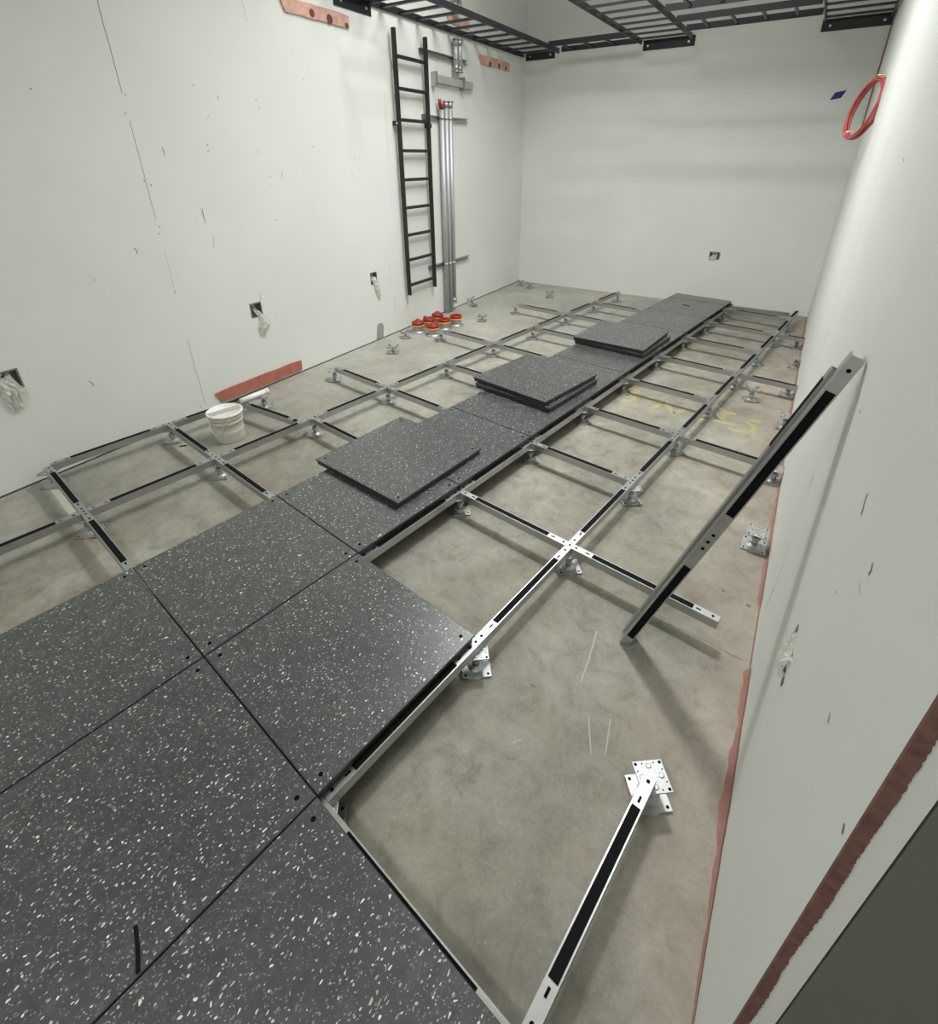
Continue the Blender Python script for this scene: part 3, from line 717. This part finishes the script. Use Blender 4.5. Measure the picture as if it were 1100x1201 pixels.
conduit(3.862, 0, 2.03, 'long conduit with red cap, next to the black ladder', 'long conduits', cap=True)
conduit(3.935, 0, 2.048, 'middle of the three long conduits on the left wall', 'long conduits')
conduit(4.005, .10, 2.05, 'rightmost long conduit, ending just above the slab', 'long conduits')
t = thing('mounting_rail', 'flat grey mounting rail with two clips above the long conduits', 'rail', LP(4.12, 2.228), (0, 0, LROT))
MB().box((.022, 0, 0), (.036, .68, .066), 'woodgrey', Matrix.Rotation(-.01, 3, 'X'), ch=.003).build('plate', t)
for y in (-.335, .15):
    b = MB().box((.03, y, -.004), (.062, .026, .115), 'galv', ch=.002); b.build('clip', t)

# ------------------------------------------------------------------ reddish strips on the left wall
def strip(ya, yb, za, zb, m, label, knots):
    b = MB(); n = 10; vs = []; t = .012
    rj = lambda: random.uniform(-.003, .003)
    top = [(ya+(yb-ya)*k/n, zb+rj()) for k in range(n+1)]; bot = [(ya+(yb-ya)*k/n, za+rj()) for k in range(n+1)]
    bot[0] = (ya+.035, za); top[0] = (ya, zb-.004); top[-1] = (yb, zb-.006); bot[-1] = (yb-.004, za)
    c = LP((ya+yb)/2, za)
    for off in (0, t): vs += [LP(y, z, off)-c for y, z in top]+[LP(y, z, off)-c for y, z in bot]
    q = n+1; fs = []
    for k in range(n):
        fs += [(2*q+k, 2*q+k+1, 3*q+k+1, 3*q+k), (k, q+k, q+k+1, k+1), (k, k+1, 2*q+k+1, 2*q+k), (q+k, 3*q+k, 3*q+k+1, q+k+1)]
    fs += [(0, 2*q, 3*q, q), (n, q+n, 3*q+n, 2*q+n)]
    b.add(vs, fs, m)
    o = b.build('backing_strip', loc=c); tag(o, label, 'strip', 'reddish strips on the left wall')
    if knots:
        for y, z, w, h in knots:
            kb = MB(); kb.lathe([(1, 0), (.8, .4), (0, .5)], 'knot', 14)
            kb.v = [tuple(LP(y+a*w/2, z+bb*h/2, t+cc*.003)-c) for a, bb, cc in kb.v]
            kb.build('knot', o)
strip(1.035, 1.80, .026, .108, 'redboard', 'red-brown strip at the foot of the left wall behind the white bucket', None)
strip(2.10, 2.738, 2.434, 2.516, 'pinkboard', 'pale red strip with dark knots high on the left wall at the photo edge', [(2.37, 2.465, .05, .05), (2.535, 2.458, .06, .06), (2.705, 2.45, .04, .034)])
strip(4.64, 5.31, 2.446, 2.526, 'pinkboard', 'pale red strip high on the left wall near the back corner', [(4.86, 2.462, .05, .05), (5.06, 2.47, .05, .05), (5.22, 2.466, .04, .05)])
strip(4.05, 4.45, 2.70, 2.76, 'pinkboard', 'pale red strip seen through the cable runway above the short conduits', None)

# ------------------------------------------------------------------ junction boxes with poly sheet
def jbox(P, s0, s1, z0, z1, rot, label, depth=.05):
    c = P((s0+s1)/2, z0); t = thing('junction_box', label, 'junction box', c, (0, 0, 0), 'junction boxes')
    ins = lambda s, z, o: P(s, z, o)-c
    e = .002; a, b2, c2, d = s0+e, s1-e, z0+e, z1-e
    b = MB()
    q = [ins(a, c2, .002), ins(b2, c2, .002), ins(b2, d, .002), ins(a, d, .002)]; r = [ins(a, c2, -depth), ins(b2, c2, -depth), ins(b2, d, -depth), ins(a, d, -depth)]
    w = .006
    iq = [ins(a+w, c2+w, .002), ins(b2-w, c2+w, .002), ins(b2-w, d-w, .002), ins(a+w, d-w, .002)]; ir = [ins(a+w, c2+w, -depth+w), ins(b2-w, c2+w, -depth+w), ins(b2-w, d-w, -depth+w), ins(a+w, d-w, -depth+w)]
    b.add(q+iq+ir, [(0, 1, 5, 4), (1, 2, 6, 5), (2, 3, 7, 6), (3, 0, 4, 7), (4, 5, 9, 8), (5, 6, 10, 9), (6, 7, 11, 10), (7, 4, 8, 11), (8, 9, 10, 11)], 'boxdark')
    b.add(q+r, [(0, 4, 5, 1), (1, 5, 6, 2), (2, 6, 7, 3), (3, 7, 4, 0), (4, 7, 6, 5)], 'boxdark'); b.build('housing', t)
    for sx, zx in ((.3, .86), (.7, .14)):
        p = ins(a+(b2-a)*sx, c2+(d-c2)*zx, -.012); p2 = ins(a+(b2-a)*sx, c2+(d-c2)*zx, -.004)
        MB().cyl(p, p2, .006, 'bolt', 10).build('screw', t)
    return t
def sheet(P, path, name, label, seed=0):
    """crumpled film: path of (s, z, width, bulge); swept and creased"""
    rnd = random.Random(seed); n = 12; c = P(path[0][0], path[0][1]); vs = []
    rows = []
    for (a, e) in zip(path, path[1:]):
        for t in range(5): rows.append(tuple(x+(y-x)*t/5 for x, y in zip(a, e)))
    rows.append(path[-1])
    ph = [rnd.uniform(0, 6) for _ in range(4)]
    for ri, (s, z, w, o) in enumerate(rows):
        for k in range(n+1):
            u = k/n-.5
            cr = (.010*math.sin(u*17+ph[0]+ri*.5)+.007*math.sin(u*31+ph[1]-ri*.9))*w/.13+rnd.uniform(-.002, .002)
            vs.append(P(s+u*w, z+.012*math.sin(u*9+ph[2]+ri*.3), max(-.03, o*math.cos(u*2.4)+cr if o > 0 else o+cr))-c)
    fs = [(r*(n+1)+k, r*(n+1)+k+1, (r+1)*(n+1)+k+1, (r+1)*(n+1)+k) for r in range(len(rows)-1) for k in range(n)]
    b = MB().add(vs, fs, 'sheet', False); o = b.build(name, loc=c); md = o.modifiers.new('Solidify', 'SOLIDIFY'); md.thickness = .001
    return tag(o, label, 'plastic sheet', 'plastic film hanging out of wall boxes')
jbox(LP, *LBOX[0], LROT, 'recessed steel junction box in the left wall, cut off by the left photo edge')
jbox(LP, *LBOX[1], LROT, 'recessed steel junction box in the left wall above the red-brown strip')
jbox(LP, *LBOX[2], LROT, 'recessed steel junction box in the left wall nearest the black ladder')
jbox(BP, *BBOX[0], 0, 'recessed steel junction box low in the back wall')
sheet(LP, [(.01, .60, .06, -.02), (.005, .57, .09, .012), (.02, .52, .10, .03), (.015, .47, .075, .02), (.015, .415, .05, .012)], 'plastic_film', 'crumpled clear film hanging from the junction box at the left photo edge', 1)
sheet(LP, [(1.49, .60, .03, -.03), (1.50, .575, .035, -.005), (1.515, .54, .03, .012), (1.535, .49, .085, .022), (1.53, .46, .09, .025), (1.51, .43, .06, .015), (1.515, .395, .025, .01)], 'plastic_film', 'clear film hanging from the junction box above the red-brown strip', 2)
sheet(LP, [(2.755, .60, .04, -.03), (2.765, .57, .06, .0), (2.775, .53, .065, .014), (2.79, .47, .065, .02), (2.805, .41, .04, .012), (2.81, .375, .012, .008)], 'plastic_film', 'clear film hanging from the junction box nearest the ladder', 3)
sheet(BP, [(2.29, .59, .03, -.035), (2.30, .56, .05, -.02), (2.285, .535, .06, .0), (2.27, .515, .05, .01)], 'plastic_film', 'bit of clear film in the back wall junction box', 4)
sheet(RP, [(.278, .645, .015, .004), (.268, .625, .045, .004), (.26, .605, .055, .014), (.25, .58, .05, .014), (.24, .56, .02, .006)], 'plastic_film', 'crumpled film poking from the torn hole in the right wall', 5)
b = MB(); c = RP(.26, .61)
for s, z, w, h in ((.283, .65, .012, .04), (.245, .565, .012, .03), (.222, .56, .014, .02)):
    b.box(RP(s, z, .001)-c, (.002, w, h), 'scuff', Matrix.Rotation(.35, 3, 'X'))
o = b.build('torn_edge', WR, loc=c)

# blue tape, grey smear
p = [onB(973, 117.5), onB(979.5, 108.5), onB(993, 105.7), onB(986, 115)]
c = sum(p, Vector())/4
b = MB(); b.add([q-c+Vector((0, -.0012, 0)) for q in p]+[q-c for q in p], [(0, 1, 2, 3), (4, 7, 6, 5), (0, 4, 5, 1), (1, 5, 6, 2), (2, 6, 7, 3), (3, 7, 4, 0)], 'bluetape')
tag(b.build('tape_piece', loc=c), 'piece of dark blue tape stuck high on the back wall', 'tape')
b = MB(); pts = [(441.5, 400), (450, 396), (450, 382), (448.5, 379), (445, 379), (442.5, 381)]
b.add([onL(u, v, .0008) for u, v in pts], [tuple(range(len(pts)))], 'graypatch'); b.build('grey_smear', WL)

# red tubing coil on the right wall
r_ = .172; ang = math.radians(-20); tl = math.radians(10)
hd = Vector((math.sin(ang), math.cos(ang), 0)); nn = Vector((-math.cos(ang), math.sin(ang), 0)); vd = Vector((0, 0, 1))*math.cos(tl)-nn*math.sin(tl)
topp = Vector((3.292, 4.0, 2.012)); cc = topp-vd*r_
b = MB(); pts = []; turns = 9
for k in range(turns*36):
    t = 2*PI*k/36; rr = r_+.010*math.sin(k*.071+1)+random.uniform(-.001, .001)
    off = .016*math.sin(k*.043)+.008*math.sin(k*.17)
    pts.append((hd*math.sin(t)+vd*math.cos(t))*rr+nn*off)
b.tube(pts, .0052, 'coil', 8)
co = b.build('tubing_coil', loc=cc); tag(co, 'coil of red plastic tubing hanging on the right wall near the back', 'tubing')
b = MB(); q = (hd*math.sin(2.6)+vd*math.cos(2.6))*r_; d = (hd*math.cos(2.6)-vd*math.sin(2.6)).normalized()
b.cyl(q-d*.006, q+d*.006, .024, 'plastic', 14); b.build('tie', co)
b = MB(); w = RP(4.0, 2.03); b.cyl(w-cc, w-cc+Vector((-.05, 0, .004)), .003, 'bolt', 8); b.build('nail', co)

# ------------------------------------------------------------------ overhead black cable runways and wall angles
ZR = 2.62
def runway(p, q, width, label, pitch=.236, first=.10, zr=ZR, rw=.022):
    p, q = Vector(p), Vector(q); d = (q-p); L = d.length; a = math.atan2(d.y, d.x)
    t = thing('cable_runway', label, 'cable runway', ((p.x+q.x)/2, (p.y+q.y)/2, zr), (0, 0, a), 'overhead cable runways')
    for s in (-1, 1):
        MB().box((0, s*(width/2-.006), .024), (L, .0125, .050), 'rack', ch=.002).build('side_rail', t)
    x = -L/2+first
    while x < L/2-.02:
        MB().box((x, 0, .016), (rw, width-.024, .016), 'rack').build('rung', t); x += pitch
    return t
def wall_angle(c, L, rz, label, bolts):
    t = thing('wall_angle', label, 'bracket', c, (0, 0, rz), 'wall angle brackets')
    b = MB().box((0, -.003, -.003), (L, .006, .082), 'rack', ch=.001); b.box((0, -.026, .038), (L, .052, .005), 'rack', ch=.001); b.build('angle', t)
    for x in bolts:
        MB().cyl((x, -.004, -.004), (x, -.014, -.004), .011, 'bolt', 6).build('bolt', t)
runway(LP(2.96, 0, .005)+Vector((.23, 0, 0)), LP(5.64, 0, .005)+Vector((.235, 0, 0)), .46, 'black cable runway along the left wall above the ladder', first=.16, rw=.036)
runway((-.11, 2.75, 0), (.95, 2.75, 0), .40, 'black cable runway crossing the room at the top edge of the photo')
runway((.345, 5.40, 0), (1.19, 5.40, 0), .36, 'black cable runway along the back wall next to the left corner', first=.13)
runway((1.455, 5.66, 0), (1.455, 2.97, 0), .51, 'long black cable runway coming out from the middle of the back wall', first=.2)
runway((1.73, 5.06, 0), (2.82, 5.06, 0), .41, 'short black cross runway nearest the back wall between the two long ones', first=.2)
runway((1.73, 4.24, 0), (2.82, 4.24, 0), .41, 'short black cross runway farther from the back wall', first=.2)
runway((3.075, 5.66, 0), (3.075, 2.97, 0), .49, 'long black cable runway in the back right corner', first=.2)
wall_angle(BP(.01, 2.64), .37, 0, 'black bolted wall angle in the back left corner', (-.13, .13))
wall_angle(BP(1.465, 2.618), .52, 0, 'black bolted wall angle in the middle of the back wall', (-.21, .2))
wall_angle(BP(3.075, 2.618), .53, 0, 'black bolted wall angle at the right end of the back wall', (-.2, .2))
wall_angle(LP(2.80, 2.598), .40, PI/2+LROT, 'black bolted wall angle on the left wall at the top of the photo', (-.13, .14))

# ------------------------------------------------------------------ ceiling lights and an added fill panel (above the picture)
def ceiling_light(x, y, rz, L, W, power, label):
    t = thing('ceiling_light', label, 'ceiling light', (x, y, 3.85), (0, 0, rz), 'ceiling lights')
    MB().box((0, 0, .05), (L+.04, W+.04, .06), 'ceiling', ch=.006).build('housing', t)
    MB().box((0, 0, .014), (L, W, .012), 'lamp').build('diffuser', t)
    la = bpy.data.lights.new('ceiling_lamp', 'AREA'); la.shape = 'RECTANGLE'; la.size = L; la.size_y = W; la.energy = power; la.color = (.985, 1, .968); la.spread = math.radians(132)
    o = bpy.data.objects.new('ceiling_lamp', la); COL.objects.link(o); o.location = (0, 0, -.005); o.parent = t
ceiling_light(2.22, 2.38, 0, .45, .25, 62, 'near ceiling light above the walkway')
ceiling_light(1.3, 3.2, 0, 1.2, 1.2, 46, 'square ceiling light in the middle of the room')
ceiling_light(2.25, -2.0, 0, 1.2, .5, 36, 'added fill light panel behind the camera')  # soft panel added as fill for the near right wall

w = bpy.data.worlds.new('World'); SC.world = w; w.use_nodes = True
w.node_tree.nodes['Background'].inputs[0].default_value = (.9, .93, 1, 1); w.node_tree.nodes['Background'].inputs[1].default_value = .02

# ------------------------------------------------------------------ camera
cam = bpy.data.cameras.new('camera'); co = bpy.data.objects.new('camera', cam); COL.objects.link(co)
cam.sensor_fit = 'VERTICAL'; cam.sensor_height = 24; cam.sensor_width = 24
cam.lens = CAMP['f']/1201*24
cam.shift_x = (550-CAMP['cx'])/1201; cam.shift_y = (CAMP['cy']-600.5)/1201
cam.clip_start = .02
R = Matrix((CR, CU, -CF)).transposed().to_4x4(); R.translation = CO
co.matrix_world = R
SC.camera = co
vs = SC.view_settings
vs.view_transform = 'Standard'; vs.look = 'None'; vs.exposure = 0.0; vs.gamma = 1.0; vs.use_curve_mapping = False
SC.cycles.max_bounces = 8; SC.cycles.diffuse_bounces = 6
SC.cycles.use_denoising = True
